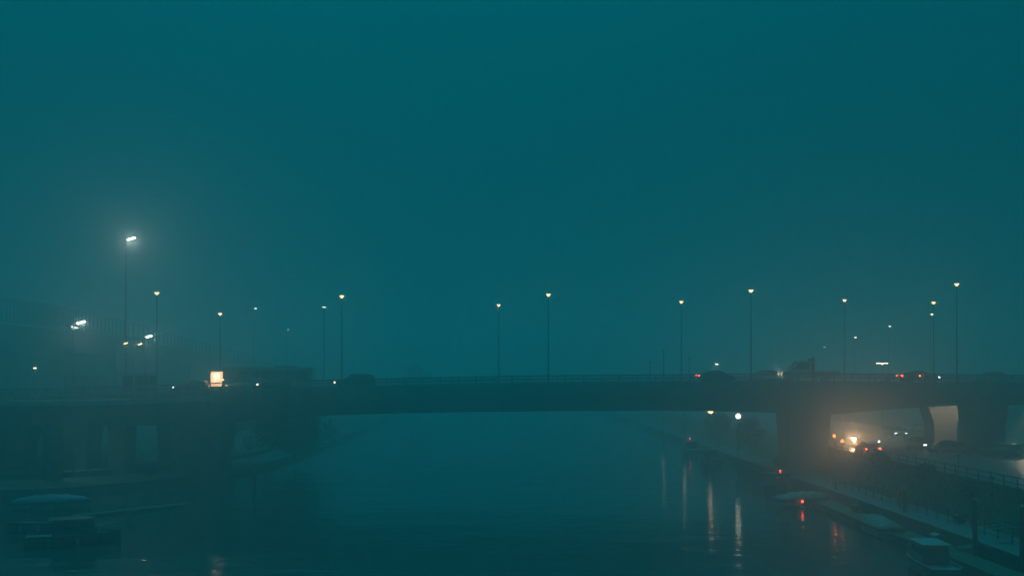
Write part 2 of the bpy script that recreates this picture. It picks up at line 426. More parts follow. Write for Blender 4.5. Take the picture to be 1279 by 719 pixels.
flab = {275: 'lamp of the far bridge row directly above the lit advertising box',
        405: 'very dim lamp of the far row, left of the one over the estate car',
        623: 'far row bridge lamp left of the lamp above mid-river',
        851: 'far row bridge lamp above the red tail light of the dark car',
        1055: 'far row bridge lamp right of the open-backed van',
        1166: 'far row bridge lamp just left of the rightmost lamp'}
for px, py in ((275, 391), (405, 383), (623, 380), (851, 376), (1055, 374), (1166, 377)):
    Y = YF - 1.1; x = PX(px, Y)
    dim = px == 405
    lamp(px, py, Y, deck_z(x) + .13, 0 if dim else 30, WARM, flab[px], 'lamps along the far side of the bridge', em=E_DIM if dim else E_WARM)

# tall mast and lamps of the left approach
def gl(x): return 1.25
lamp(164, 297.5, 143.5, 1.3, 400, (1.0, .93, .80), 'tallest lamp on the left, a bright white light high above the approach', None, em=E_NEUT, heads=1, hs=(1.2, .5), tilt=R(18), bright_off=.75, pr=.15)
lamp(101, 402, 112, 1.25, 55, NEU, 'bright white lamp at far left over the lower railing, higher head', None, em=E_NEUT, heads=1, hs=(.95, .4), tilt=R(18), bright_off=.75, pole_m=steel)
lamp(91, 408, 113.8, 9.0, 70, NEU, 'weak lamp just below and left of the bright far left lamp', None, em=E_DIM, heads=1, arm=.2, hs=(.8, .3), tilt=R(-10), pole_m=steel)
lamp(186, 419.5, 121, 11.0-1.2, 50, NEU, 'upper bright lamp head beside the first tall bridge lamp', None, em=E_NEUT, heads=1, hs=(.75, .3), tilt=R(18), bright_off=.5)
lamp(175, 429, 120, 9.8, 40, (1, .55, .3), 'orange lamp just below the bright head beside the first tall bridge lamp', None, em=E_WARM, heads=1, hs=(.5, .3), tilt=R(18), bright_off=.75, pole_m=steel)
lamp(157, 428, 118.9, 9.8, 30, WARM, 'warm lamp on a pale pole with its head reaching right, left of the orange lamp', None, em=E_WARM, heads=1, hs=(.5, .22), tilt=R(18), bright_off=.9, pole_m=steel)
# distant lamps
far = [(317, 385, 215, 'white distant lamp right of and above the lit advertising box'),
       (358, 411, 240, 'faintest distant lamp low in the fog left of the paired bridge lamps'),
       (584, 433, 300, 'tiny distant light low over the bridge left of mid-river lamp'),
       (893, 454, 190, 'distant lamp low behind the roof of the dark car on the bridge'),
       (1028, 433, 240, 'pale distant light right above the open-backed van'),
       (1067, 421, 225, 'distant lamp below right of the far row lamp beside the van'),
       (1110, 407, 215, 'distant lamp midway between the last two far row lamps'),
       (1162, 392, 185, 'small lamp directly under the last far row lamp')]
for px, py, Y, lb in far:
    lamp(px, py, Y, 3.0, 110 if px in (893, 317) else 40, NEU if px in (317, 1028) else WARM, lb, 'distant street lamps in the fog', em=E_DIM if px in (358, 584, 1028) else E_FAR, heads=1, arm=.3, hs=(.6, .26), pr=.07)
lamp(1102, 453, 175, 3.0, 60, NEU, 'wide lamp low over the bridge, left of the two red tail lights', None, em=E_FAR, heads=2, arm=.55, hs=(.9, .3))
lamp(42, 459, 150, 1.3, 8, WARM, 'tiny orange light at the far left edge above the approach', None, em=E_FAR, heads=1, arm=.2, hs=(.35, .2))
lamp(1050, 521, 210, 3.2, 0, WARM, 'tiny red light just under the bridge soffit near the right river pier', None, em=E_RED, heads=1, arm=.2, hs=(.45, .3), name='signal_lamp')

# quayside globe lamps beyond the bridge, row along the right river edge
qn = ['first round lamp on the quay beyond the bridge, the round white one', 'second quay lamp beyond the bridge, orange and touching the bridge soffit',
      'third quay lamp beyond the bridge, hidden by the deck and seen by its reflection', 'fourth and farthest quay lamp beyond the bridge, known by its faint reflection']
for k, (px, py, Y, em, pw) in enumerate(((922, 519.5, 136, E_GLOBE, 9), (887.5, 514, 153, E_WARM, 12), (855, 508, 178, E_GLOBE_DIM, 7), (829, 504, 202, E_GLOBE_DIM, 3))):
    p = P(px, py, Y); zb = 0.95
    X = max(p.x, 28.9)
    t = thing('quay_lamp', qn[k], 'quay lamp', (p.x, Y, zb if p.x > 30.3 else -1.0), 0, 'quay lamps beyond the bridge')
    L = p.z - t.location.z
    bm = B(); tube(bm, (0, 0, 0), (0, 0, L - .3), .09, .06, 10); obj('pole', bm, painted, t)
    bm = B(); tube(bm, (0, 0, L - .36), (0, 0, L - .27), .12, .16, 10); obj('collar', bm, housing, t)
    bm = B(); ball(bm, (0, 0, L), .3, (1.25, 1.25, .8) if k == 1 else (1.2, 1.2, 1.2)); obj('globe', bm, em, t, True)
    light('POINT', (-.05, -.55, L - .05), pw, WARM if k == 1 else NEU, t, .3)

# ------------------------------------------------------------------ elevated viaduct receding on the left
VD = [(-40, 366, 436, 196), (20, 374, 438, 202), (60, 379, 440, 206), (100, 388, 442, 212), (160, 402, 446, 224), (240, 424, 454, 256), (320, 444, 461, 305), (400, 458, 468, 350), (450, 464, 470, 420)]
va = thing('viaduct', 'elevated road viaduct with finned barrier receding into the fog on the left', 'viaduct', (PX(60, 206), 206, 0))
v0 = va.location
def vpt(t):
    i = min(int(t), len(VD) - 2); f = t - i
    a = [VD[i][k] + (VD[i+1][k] - VD[i][k]) * f for k in range(4)]
    top = P(a[0], a[1], a[3]); bot = P(a[0], a[2], a[3]); return top, bot.z
N = 70
TS = [k * (len(VD) - 1) / N for k in range(N + 1)]
bm = B(); rg = []
for t in TS:
    top, zb = vpt(t); zmid = top.z - (top.z - zb) * .5; x, y = top.x - v0.x, top.y - v0.y
    rg.append([(x, y, zb), (x, y, zmid), (x - 9, y + 1, zmid), (x - 9, y + 1, zb)])
loft(bm, rg); obj('deck_beam', bm, concrete_dark, va)
bm = B(); rg = []
for t in TS:
    top, zb = vpt(t); zmid = top.z - (top.z - zb) * .42; x, y = top.x - v0.x, top.y - v0.y
    rg.append([(x + .1, y - .1, zmid - .5), (x + .1, y - .1, zmid + .1), (x - .2, y, zmid + .1), (x - .2, y, zmid - .5)])
loft(bm, rg); obj('parapet', bm, concrete, va)
bm = B(); rg = []
for t in TS:
    top, zb = vpt(t); x, y = top.x - v0.x, top.y - v0.y
    rg.append([(x + .15, y, top.z - .14), (x + .15, y, top.z), (x - .15, y, top.z), (x - .15, y, top.z - .14)])
loft(bm, rg); obj('top_rail', bm, painted, va)
k = 0; t = 0.0
while t < len(VD) - 1.2 and k < 150:
    top, zb = vpt(t); zmid = top.z - (top.z - zb) * .42
    bm = B(); x, y = top.x - v0.x, top.y - v0.y
    hgt = .98 if k % 4 else 1.0
    bbox(bm, x - .15, x + .15, y - .12, y + .12, zmid + .1, zmid + (top.z - zmid) * hgt - .14)
    obj('barrier_fin', bm, painted, va); k += 1
    t += 0.08 if t < 4.5 else 0.055
bm = B(); rg = []
for t in TS:
    top, zb = vpt(t); x, y = top.x - v0.x, top.y - v0.y
    rg.append([(x - 1.2, y, .2), (x - 1.2, y, zb - .01), (x - 2.0, y, zb - .01), (x - 2.0, y, .2)])
loft(bm, rg); obj('retaining_wall', bm, concrete_dark, va)
for t in (0.6, 1.7, 2.6, 3.4, 4.2, 5.0, 5.6):
    top, zb = vpt(t); bm = B(); x, y = top.x - v0.x, top.y - v0.y
    tube(bm, (x - .75, y, .3), (x - .75, y, zb + .05), .42, .42, 12); obj('column', bm, concrete_dark, va)

# ------------------------------------------------------------------ lower footway with railings at the left
FW = thing('footbridge_ramp', 'lower footway slab with pale railing in front of the bridge at far left', 'footway', (PX(60, 112), 112, 0))
f0 = FW.location
xa, xb = PX(-60, 112), PX(255, 112)
def fz(x): return interp([(xa, 9.15), (PX(60, 112), 9.2), (PX(160, 112), 9.35), (xb, 9.7)], x)
XF = [xa + (xb - xa) * k / 20 for k in range(21)]
bm = B(); loft(bm, [[(x - f0.x, 0, fz(x) - .55), (x - f0.x, 3.2, fz(x) - .55), (x - f0.x, 3.2, fz(x)), (x - f0.x, 0, fz(x))] for x in XF]); obj('slab', bm, lamplit_conc, FW)
bm = B(); loft(bm, [[(x - f0.x, .5, fz(x) - 2.2), (x - f0.x, 2.7, fz(x) - 2.2), (x - f0.x, 2.7, fz(x) - .552), (x - f0.x, .5, fz(x) - .552)] for x in XF]); obj('beam', bm, concrete_dark, FW)
x = xa
while x <= xb:
    bm = B(); bbox(bm, x - f0.x - .06, x - f0.x + .06, .1, .22, fz(x), fz(x) + 1.25); obj('railing_post', bm, steel, FW); x += 1.75
for dz in (1.22, .7, .2):
    bm = B(); loft(bm, [[(x - f0.x, .12, fz(x) + dz - .03), (x - f0.x, .2, fz(x) + dz - .03), (x - f0.x, .2, fz(x) + dz + .03), (x - f0.x, .12, fz(x) + dz + .03)] for x in XF]); obj('rail', bm, steel, FW)
for x in (PX(-30, 112), PX(30, 106)):
    bm = B(); bbox(bm, x - f0.x - (2.6 if x < -56 else 1.2), x - f0.x + .3, .8, 2.5, .5, fz(x) - 2.19); obj('pier', bm, concrete_dark, FW)
# pale guard frame above
GR = thing('guard_railing', 'pale panelled guard railing above the lower footway at far left', 'railing', (PX(78, 116), 116.5, 9.3))
for k in range(5):
    bm = B(); u = k * 1.15; bbox(bm, u - .035, u + .035, -.035, .035, 0, 2.55); obj('post', bm, steel, GR)
for z in (1.45, 2.5):
    bm = B(); bbox(bm, 0, 4.6, -.025, .025, z - .025, z + .045); obj('rail', bm, steel, GR)
for k in range(38):
    bm = B(); u = .12 * k + .06; bbox(bm, u - .01, u + .01, -.01, .01, 1.5, 2.47); obj('baluster', bm, steel, GR)

# ------------------------------------------------------------------ vehicles
def wheel_meshes(r):
    bm = B(); bmesh.ops.create_cone(bm, cap_ends=True, segments=20, radius1=r, radius2=r, depth=.2)
    bmesh.ops.rotate(bm, matrix=Matrix.Rotation(R(90), 3, 'X'), verts=bm.verts)
    t = bpy.data.meshes.new('tyre'); bm.to_mesh(t); bm.free(); t.materials.append(rubber)
    bm = B(); bmesh.ops.create_cone(bm, cap_ends=True, segments=16, radius1=r*.64, radius2=r*.6, depth=.22)
    bmesh.ops.rotate(bm, matrix=Matrix.Rotation(R(90), 3, 'X'), verts=bm.verts)
    q = bpy.data.meshes.new('rim'); bm.to_mesh(q); bm.free(); q.materials.append(alloy)
    return t, q
WM = wheel_meshes(.32); WL = wheel_meshes(.42)
def add_wheels(t, xs, hw, meshes, r):
    for x in xs:
        for s in (-1, 1):
            wv = mobj('wheel', meshes[0], t, (x, s * (hw - .1), r)); mobj('rim', meshes[1], wv, (0, 0, 0))
CARS = {  # x, z_low, z_belt along the body ; greenhouse: x, z
 'hatch': dict(L=4.1, W=1.74, body=[(-2.05, .45, .85), (-1.95, .3, .98), (-1.2, .25, 1.0), (0, .22, .97), (.9, .24, .95), (1.5, .26, .86), (1.95, .32, .72), (2.05, .42, .6)], gh=[(-1.98, .98), (-1.65, 1.35), (-1.2, 1.47), (-.2, 1.5), (.35, 1.42), (1.15, .95)]),
 'saloon': dict(L=4.5, W=1.78, body=[(-2.25, .45, .9), (-2.15, .3, 1.0), (-1.4, .25, 1.0), (0, .22, .96), (.9, .24, .94), (1.6, .26, .84), (2.15, .32, .7), (2.25, .42, .58)], gh=[(-1.75, 1.0), (-1.05, 1.36), (-.6, 1.44), (.1, 1.45), (.5, 1.38), (1.25, .93)]),
 'estate': dict(L=4.8, W=1.84, body=[(-2.4, .45, .95), (-2.3, .32, 1.08), (-1.4, .28, 1.08), (0, .25, 1.04), (.9, .27, 1.0), (1.7, .3, .92), (2.3, .36, .78), (2.4, .46, .62)], gh=[(-2.3, 1.08), (-2.05, 1.52), (-1.5, 1.62), (-.1, 1.64), (.45, 1.56), (1.3, 1.0)]),
}
PROTO = {}
def car(kind, loc, heading, pm, label, head='off', tail='off', group=None):
    s = CARS[kind]; hw = s['W'] / 2; L = s['L']
    t = thing('car', label, 'car', loc, heading, group)
    if kind not in PROTO:
        d = {}
        bm = B(); rings = []
        for x, zl, zb in s['body']:
            e = 1 - .16 * (abs(x) / (L / 2)) ** 4; a = hw * e
            rings.append([(x, -a*.9, zl), (x, a*.9, zl), (x, a, zl + (zb-zl)*.35), (x, a*.98, zl + (zb-zl)*.8), (x, a*.88, zb), (x, -a*.88, zb), (x, -a*.98, zl + (zb-zl)*.8), (x, -a, zl + (zb-zl)*.35)])
        loft(bm, rings); d['body'] = bm
        bm = B(); rings = []
        for x, z in s['gh']:
            bz = interp([(q[0], q[2]) for q in s['body']], x) - .03
            k = (z - bz) / .55; a0 = hw * .87; a1 = hw * (.87 - .15 * min(1, max(0, k)))
            rings.append([(x, -a0, bz), (x, a0, bz), (x, a1, z - .03), (x, a1 * .9, z), (x, -a1 * .9, z), (x, -a1, z - .03)])
        loft(bm, rings); d['windows'] = bm
        bm = B(); rings = []
        for x, z in s['gh'][1:-1]:
            a1 = hw * .735
            rings.append([(x, -a1, z - .05), (x, a1, z - .05), (x, a1 * .88, z + .018), (x, -a1 * .88, z + .018)])
        loft(bm, rings); d['roof'] = bm
        bm = B()
        for x in (s['gh'][1][0] + .15, -.35, .62):   # pillars
            z = interp(s['gh'], x)
            for q in (-1, 1): tube(bm, (x - .08, q * hw * .875, .95), (x, q * hw * .735, z - .02), .035, .03, 6)
        d['pillars'] = bm
        bm = B(); box(bm, (0, 0, 0), (.78, .23, .5)); d['wheel_arch'] = bm
        me = {}
        for kk, b_ in d.items():
            bmesh.ops.recalc_face_normals(b_, faces=b_.faces)
            m_ = bpy.data.meshes.new(kk); b_.to_mesh(m_); b_.free(); m_.materials.append(glassm if kk == 'windows' else plastic)
            if kk in ('body', 'windows', 'roof'): m_.polygons.foreach_set('use_smooth', [True] * len(m_.polygons))
            me[kk] = m_
        PROTO[kind] = me
    me = PROTO[kind]
    for x in (-L*.3, L*.3):
        for q in (-1, 1): mobj('wheel_arch', me['wheel_arch'], t, (x, q * (hw - .1), .34))
    for kk, m_ in me.items():
        if kk == 'wheel_arch': continue
        o = mobj(kk, m_, t)
        if kk in ('body', 'roof', 'pillars'):
            o.material_slots[0].link = 'OBJECT'; o.material_slots[0].material = pm
    add_wheels(t, (-L*.3, L*.3), hw, WM, .32)
    for q in (-1, 1):
        bm = B(); box(bm, (L/2 - .12, q * (hw * .74), .66), (.2, .34, .15)); obj('headlight', bm, {'off': OFF_HEAD, 'warm': E_HEAD, 'white': E_HEADW}[head], t, bevel=.03)
        bm = B(); box(bm, (-L/2 + .08, q * (hw * .78), .86), (.16, .26, .16)); obj('tail_light', bm, {'off': OFF_TAIL, 'red': E_TAIL, 'orange': E_ORANGE}[tail], t, bevel=.02)
        bm = B(); box(bm, (.78, q * (hw + .06), 1.0), (.12, .16, .12)); obj('mirror', bm, pm, t, bevel=.03)
    bm = B(); box(bm, (-L/2 - .005, 0, .6), (.03, .5, .11)); obj('number_plate', bm, white_paint, t)
    if head == 'warm': light('POINT', (L/2 + .35, 0, .62), 16, (1, .8, .55), t, .1)
    return t
black = paint('black_paint', (.012, .013, .014)); navy = paint('navy_paint', (.015, .03, .06))
silver = paint('silver_paint', (.35, .36, .37)); white = paint('white_car_paint', (.6, .61, .6)); red = paint('red_paint', (.2, .02, .02)); green = paint('green_paint', (.02, .06, .04))
def on_bridge(px, Y): x = PX(px, Y); return (x, Y, deck_z(x) + .002)
car('estate', on_bridge(444, 122.6), PI, black, 'dark estate car driving left on the bridge with warm headlights lit', 'warm', 'off')
car('saloon', on_bridge(895, 122.8), 0, navy, 'dark saloon driving right on the bridge showing a red tail light', 'off', 'red')
car('hatch', on_bridge(914+38, 135), PI, black, 'dark hatchback on the far carriageway by the fourth tall lamp, weak white headlight', 'white', 'off')
car('saloon', on_bridge(1147, 122.8), 0, black, 'dark saloon at the right end of the bridge with red tail lights', 'white', 'red')
car('hatch', on_bridge(1235, 134.5), PI, silver, 'silver hatchback rightmost on the bridge, its lights not visible', 'off', 'off')
car('saloon', on_bridge(307, 123.5), PI, silver, 'silver saloon in front of the bus, just right of the lit advertising box', 'warm', 'off')
car('hatch', on_bridge(344, 123.4), PI, green, 'dark green hatchback behind the silver saloon in front of the bus', 'warm', 'off')
car('hatch', on_bridge(239, 124), PI, navy, 'dark hatchback on the bridge left of the lit advertising box with a weak white headlight', 'white', 'off')

# open-backed van, facing left
p = on_bridge(1000, 122.8); t = thing('van', 'pale open-backed van driving left on the bridge with one warm headlight', 'van', p, PI)
cabp = paint('pale_van_paint', (.42, .44, .44))
def vprism(pts, y0, y1):
    bm = B(); loft(bm, [[(x, y0, z) for x, z in pts], [(x, y1, z) for x, z in pts]]); return bm
obj('cab', vprism([(-.6, .55), (2.3, .55), (2.42, .9), (2.3, 1.22), (1.35, 1.45), (.55, 2.38), (.35, 2.5), (-1.0, 2.5), (-1.05, .55)], -.95, .95), cabp, t, bevel=.05)
for q in (-1, 1):
    obj('side_window', vprism([(1.15, 1.45), (.45, 2.28), (-.7, 2.28), (-.7, 1.45)], q*.93, q*.965), glassm, t)
    bm = B(); box(bm, (2.33, q*.7, .98), (.22, .4, .2)); obj('headlight', bm, E_HEAD, t, bevel=.03)
    bm = B(); box(bm, (1.2, q*1.08, 1.6), (.12, .2, .32)); obj('mirror', bm, plastic, t)
obj('windscreen', vprism([(1.37, 1.49), (.62, 2.36), (.60, 2.34), (1.33, 1.47)], -.82, .82), glassm, t)
bm = B(); bbox(bm, -1.35, -1.10, -1.0, 1.0, .6, 2.75); obj('bulkhead', bm, plastic, t)
bm = B(); bbox(bm, -4.3, -1.36, -1.02, 1.02, .78, .92); obj('load_bed', bm, plastic, t)
for q in (-1, 1):
    bm = B(); bbox(bm, -4.3, -1.36, q*1.0-.02, q*1.0+.02, .93, 1.3); obj('side_board', bm, cabp, t)
bm = B(); bbox(bm, -4.34, -4.301, -1.0, 1.0, .8, 1.3); obj('tailboard', bm, cabp, t)
add_wheels(t, (1.5, -2.9), .95, WM, .33)
light('POINT', (2.75, .6, .95), 22, (1, .78, .5), t, .1)

# bus behind the two cars
p = on_bridge(334, 136.2); t = thing('bus', 'long dark single-deck bus standing behind the cars right of the lit advertising box', 'bus', p, PI)
busp = paint('bus_paint', (.22, .25, .26))
obj('body', vprism([(-6.0, .35), (6.0, .35), (6.1, 1.2), (5.95, 2.72), (5.8, 2.9), (-5.8, 2.9), (-6.0, 2.75)], -1.25, 1.25), busp, t, bevel=.06)
for q in (-1, 1):
    for k in range(7):
        bm = B(); x = -5.3 + k*1.5; bbox(bm, x, x+1.36, q*1.256-.012, q*1.256+.012, 1.3, 2.4); obj('window', bm, glassm, t)
    bm = B(); box(bm, (6.05, q*.95, .75), (.16, .4, .2)); obj('headlight', bm, E_HEADW, t)
    bm = B(); box(bm, (-6.0, q*1.05, 1.0), (.06, .2, .5)); obj('tail_light', bm, OFF_TAIL, t)
bm = B(); bbox(bm, 6.03, 6.09, -1.1, 1.1, 1.25, 2.4); obj('windscreen', bm, glassm, t)
bm = B(); bbox(bm, -3.8, -1.2, -.8, .8, 2.9, 3.08); obj('roof_unit', bm, plastic, t)
add_wheels(t, (3.6, -3.2), 1.22, WL, .42)

# lit advertising light box
Y = 127.0; a = P(263.5, 464, Y); b_ = P(278.5, 483, Y); zd = deck_z(a.x) + .002
t = thing('advertising_light_box', 'glowing warm advertising light box standing upright behind the left railing', 'light box', ((a.x + b_.x)/2, Y, zd))
wd = (b_.x - a.x); zt = a.z - zd
bm = B(); bbox(bm, -wd/2 - .07, wd/2 + .07, -.1, .12, zt - 1.82, zt + .07); obj('cabinet', bm, housing, t, bevel=.02)
bm = B(); bbox(bm, -wd/2, wd/2, -.115, -.101, zt - 1.75, zt); obj('illuminated_face', bm, E_BOX, t)
for q in (-1, 1):
    bm = B(); bbox(bm, q*wd*.4 - .05, q*wd*.4 + .05, -.03, .05, 0, max(.02, zt - 1.821)); obj('leg', bm, housing, t)
light('POINT', (0, -.45, zt - .6), 55, (1, .60, .36), t, .2)
lamp(277.8, 473.5, 126.2, zd, 12, NEU, 'small low white lamp right beside the lit advertising box', None, em=E_WARM, heads=1, arm=.05, hs=(.3, .2), name='low_lamp', pr=.05)
# small shelter with warm-lit roof edge near first lamp
p = P(172, 466, 121.5); zd = deck_z(p.x) + .02
t = thing('bus_shelter', 'bus shelter with warm-lit roof end under the orange lamp on the left', 'shelter', (p.x, 121.5, zd))
bm = B(); bbox(bm, -2.2, 2.2, -.8, .8, 2.3, 2.42); obj('roof', bm, concrete, t, bevel=.03)
for x in (-2, -.7, .7, 2):
    bm = B(); tube(bm, (x, .7, 0), (x, .7, 2.3), .04); obj('post', bm, painted, t)
for x in (-1.35, 0, 1.35):
    bm = B(); bbox(bm, x - .6, x + .6, .69, .71, .3, 2.2); obj('pane', bm, glassm, t)
bm = B(); bbox(bm, -1.6, 1.6, .2, .55, .45, .5); obj('bench', bm, wood, t)
# masts on and beyond the bridge
def mast(px, y0, Y, zb, lb, cat='post', r=.05):
    p = P(px, y0, Y); t = thing('mast', lb, cat, (p.x, Y, zb))
    bm = B(); tube(bm, (0, 0, 0), (0, 0, p.z - zb), r, r*.6); obj('pole', bm, painted, t)
    bm = B(); bbox(bm, -.12, .12, -.05, .05, p.z - zb, p.z - zb + .2); obj('cap', bm, painted, t)
mast(812, 452, 139, deck_z(PX(812, 139)), 'shorter thin dark post left of the far lamp above the red tail light')
mast(829, 440, 139, deck_z(PX(829, 139)), 'taller thin dark post left of the far lamp above the red tail light', r=.08)
mast(861, 448, 139, deck_z(PX(861, 139)), 'thin post just right of the far lamp above the red tail light')
mast(1016, 447, 121, deck_z(PX(1016, 121)), 'dark post rising behind the cab of the open-backed van', r=.1)

# ------------------------------------------------------------------ right bank: cars, roadworks
RZ = 3.242
def rp(px, Y, z=RZ): return (PX(px, Y), Y, z)
car('hatch', rp(1083, 114.5), PI/2, silver, 'car driving away under the bridge with two small red tail lights', 'off', 'red')
car('saloon', rp(1150, 124), -PI/2 + .15, black, 'dark saloon facing the camera with two small white headlights, left of the flared pier', 'white', 'off')
car('saloon', rp(1184, 117.5), PI + .12, navy, 'dark parked saloon in front of the warm-lit flared pier', 'off', 'off')
car('hatch', rp(1225, 116), PI - .2, black, 'black parked hatchback in front of the dark right pier', 'off', 'off')
car('hatch', rp(1251, 112.6), PI/2 + .5, green, 'dark green parked hatchback between the dark right pier and the white car', 'off', 'off')
car('saloon', rp(1283, 113.5), PI - .35, white, 'white parked car at the right edge, bonnet lit warm', 'off', 'off')
car('estate', (PX(1118, 150), 150, RZ), -PI/2, silver, 'silver estate beyond the bridge facing the camera with pale headlights', 'white', 'off')
car('saloon', (PX(1142, 165), 165, RZ), PI/2, white, 'pale saloon parked farthest off beyond the bridge', 'off', 'off')
# portable flood light
p = P(1066.5, 548, 129)
t = thing('work_floodlight', 'portable floodlight on a tripod glaring in the fog under the right of the bridge', 'floodlight', (p.x, 129, RZ))
L = p.z - RZ
for a in (0, 2.1, 4.2):
    bm = B(); tube(bm, (0, 0, L * .75), (.55*math.cos(a), .55*math.sin(a), 0), .03); obj('leg', bm, painted, t)
bm = B(); tube(bm, (0, 0, L*.5), (0, 0, L - .12), .03); obj('pole', bm, painted, t)
bm = B(); bbox(bm, -.26, .26, 0, .16, -.17, .17); hd = obj('lamp_head', bm, housing, t, bevel=.03); hd.location = (0, 0, L)
bm = B(); bbox(bm, -.22, .22, -.03, -.004, -.14, .14); obj('lens', bm, E_NEUT, hd)
light('SPOT', (0, -.12, L), 2100, (1.0, .42, .17), t, .12, rot=(Vector((-42, -129, -2))).to_track_quat('-Z', 'Y').to_euler(), spot=64, blend=1.0)
# warning lamps on traffic barriers
def warn(px, py, Y, lb, em, z0=RZ, cat='warning lamp', power=18, col=(1, .2, .04), s=.13):
    p = P(px, py, Y); t = thing('warning_lamp', lb, cat, (p.x, Y, z0)); L = p.z - z0
    bm = B(); tube(bm, (0, 0, 0), (0, 0, L - s), .035); obj('post', bm, painted, t)
    bm = B(); bbox(bm, -.22, .22, -.22, .22, 0, .1); obj('foot', bm, plastic, t)
    bm = B(); ball(bm, (0, 0, L), s); obj('lens', bm, em, t, True)
    if power: light('SPOT', (0, -s - .05, L), power, col, t, .08, rot=Vector((-p.x, -Y, 25)).to_track_quat('-Z', 'Y').to_euler(), spot=60, blend=.9)
warn(1042, 544, 124, 'upper left orange warning lamp beside the glaring floodlight', E_ORANGE, power=22, col=(1, .10, .02), s=.17)
warn(1052, 550.5, 122, 'lower orange warning lamp close left of the glaring floodlight', E_ORANGE, power=22, col=(1, .10, .02), s=.17)
zw = deck_z(PX(1149, 118.6)) + .13
warn(1149, 469, 118.6, 'amber car light on an added post at the near parapet, in front of the right saloon', E_ORANGE, z0=zw, power=12, s=.1)  # post added to carry the amber light of a vehicle
warn(1106, 467, 118.6, 'small red car light on an added post at the near parapet, left of the right saloon', E_RED, z0=zw, power=2, col=(1, .1, .05), s=.07)  # added post as well, for a vehicle's small red light
warn(1098, 551, 124, 'small white lamp on a post right of the glaring floodlight', E_HEADW, power=0, cat='marker lamp')
for px, py, Y, lb in ((1048, 564, 116, 'pale marker bollard left below the floodlight'), (1068, 573, 111, 'pale marker bollard directly below the floodlight')):
    p = P(px, py, Y); z0 = RZ; t = thing('bollard', lb, 'bollard', (p.x, Y, z0), 0, 'marker bollards by the roadworks')
    bm = B(); tube(bm, (0, 0, 0), (0, 0, .95), .11, .10, 12); obj('body', bm, plastic, t)
    bm = B(); tube(bm, (0, 0, .55), (0, 0, .85), .118, .115, 12); obj('reflective_band', bm, white_paint, t)
# posts with rail along the road edge
gr = thing('roadside_fence', 'dark post and rail fence along the top of the grass slope on the right', 'fence', (37.6, 0, 3.2))
for k in range(34):
    bm = B(); y = 50 + k*2.2; bbox(bm, -.04, .04, y-.04, y+.04, -.2, 1.05 + random.uniform(-.02, .02)); obj('post', bm, painted, gr)
for z in (.55, 1.0):
    bm = B(); bbox(bm, -.045, -.025, 50, 123, z - .035, z + .035); obj('rail', bm, painted, gr)
# thin poles on the bank
mast(1197, 570, 90, slope_z(37, 90), 'thin tall dark pole on the grass slope below the flared pier', r=.05)
mast(1240, 598, 76, 3.0, 'thin dark pole at the slope right of the tall mooring pile', r=.05)

# quay railing right foreground
qr = thing('quay_railing', 'dark steel railing along the lower quay in the right foreground', 'railing', (32.2, 0, .95))
for k in range(30):
    bm = B(); y = 52 + k*2.0; bbox(bm, -.04, .04, y-.04, y+.04, 0, 1.12); obj('post', bm, painted, qr)
for z in (1.12, .62, .2):
    bm = B(); tube(bm, (0, 52, z), (0, 110, z), .035 if z > 1 else .022, None, 8); obj('rail', bm, painted, qr)
# floating jetty
jt = thing('floating_jetty', 'narrow floating jetty of timber sections beside the right quay', 'jetty', (28.2, 0, 0))
k = 0; y = 52
pbm = B(); bbox(pbm, -.95, .95, -.085, .085, .42, .46); pm_ = bpy.data.meshes.new('plank'); pbm.to_mesh(pm_); pbm.free(); pm_.materials.append(wood)
pj = bpy.data.meshes.new
while y < 100:
    bm = B(); bbox(bm, -.9, .9, y + .05, y + 3.9, -.3, .415); obj('float', bm, concrete, jt, bevel=.04)
    bm = B(); bbox(bm, -1.02, -.96, y + .03, y + 3.93, .2, .52); obj('fender_board', bm, wood, jt)
    y += 4; k += 1
y = 52.1
for k in range(240):
    mobj('plank', pm_, jt, (random.uniform(-.015, .015), y, random.uniform(-.006, .006))); y += .2
def pile(px, ytop, Y, lb, X=None, r=.16):
    p = P(px, ytop, Y); t = thing('mooring_pile', lb, 'mooring pile', (p.x, Y, -1.0), 0, 'mooring piles in the river')
    bm = B(); tube(bm, (0, 0, 0), (0, 0, p.z + 1), r, r*.95, 12); obj('pile', bm, wood, t)
    bm = B(); tube(bm, (0, 0, p.z + 1), (0, 0, p.z + 1.12), r*1.15, r*.4, 12); obj('cap', bm, gel, t)
pile(1218, 624, 66.5, 'tall mooring pile standing at the jetty in the right foreground')
pile(1277, 632, 61, 'mooring pile at the extreme right edge in the foreground')
pile(1130, 610, 84, 'mooring pile at the jetty halfway along the right foreground')
pile(1044, 600, 100, 'farthest mooring pile, where the jetty meets the bridge')
pile(318, 588, 105, 'mooring pile in the dark water near the left river pier')

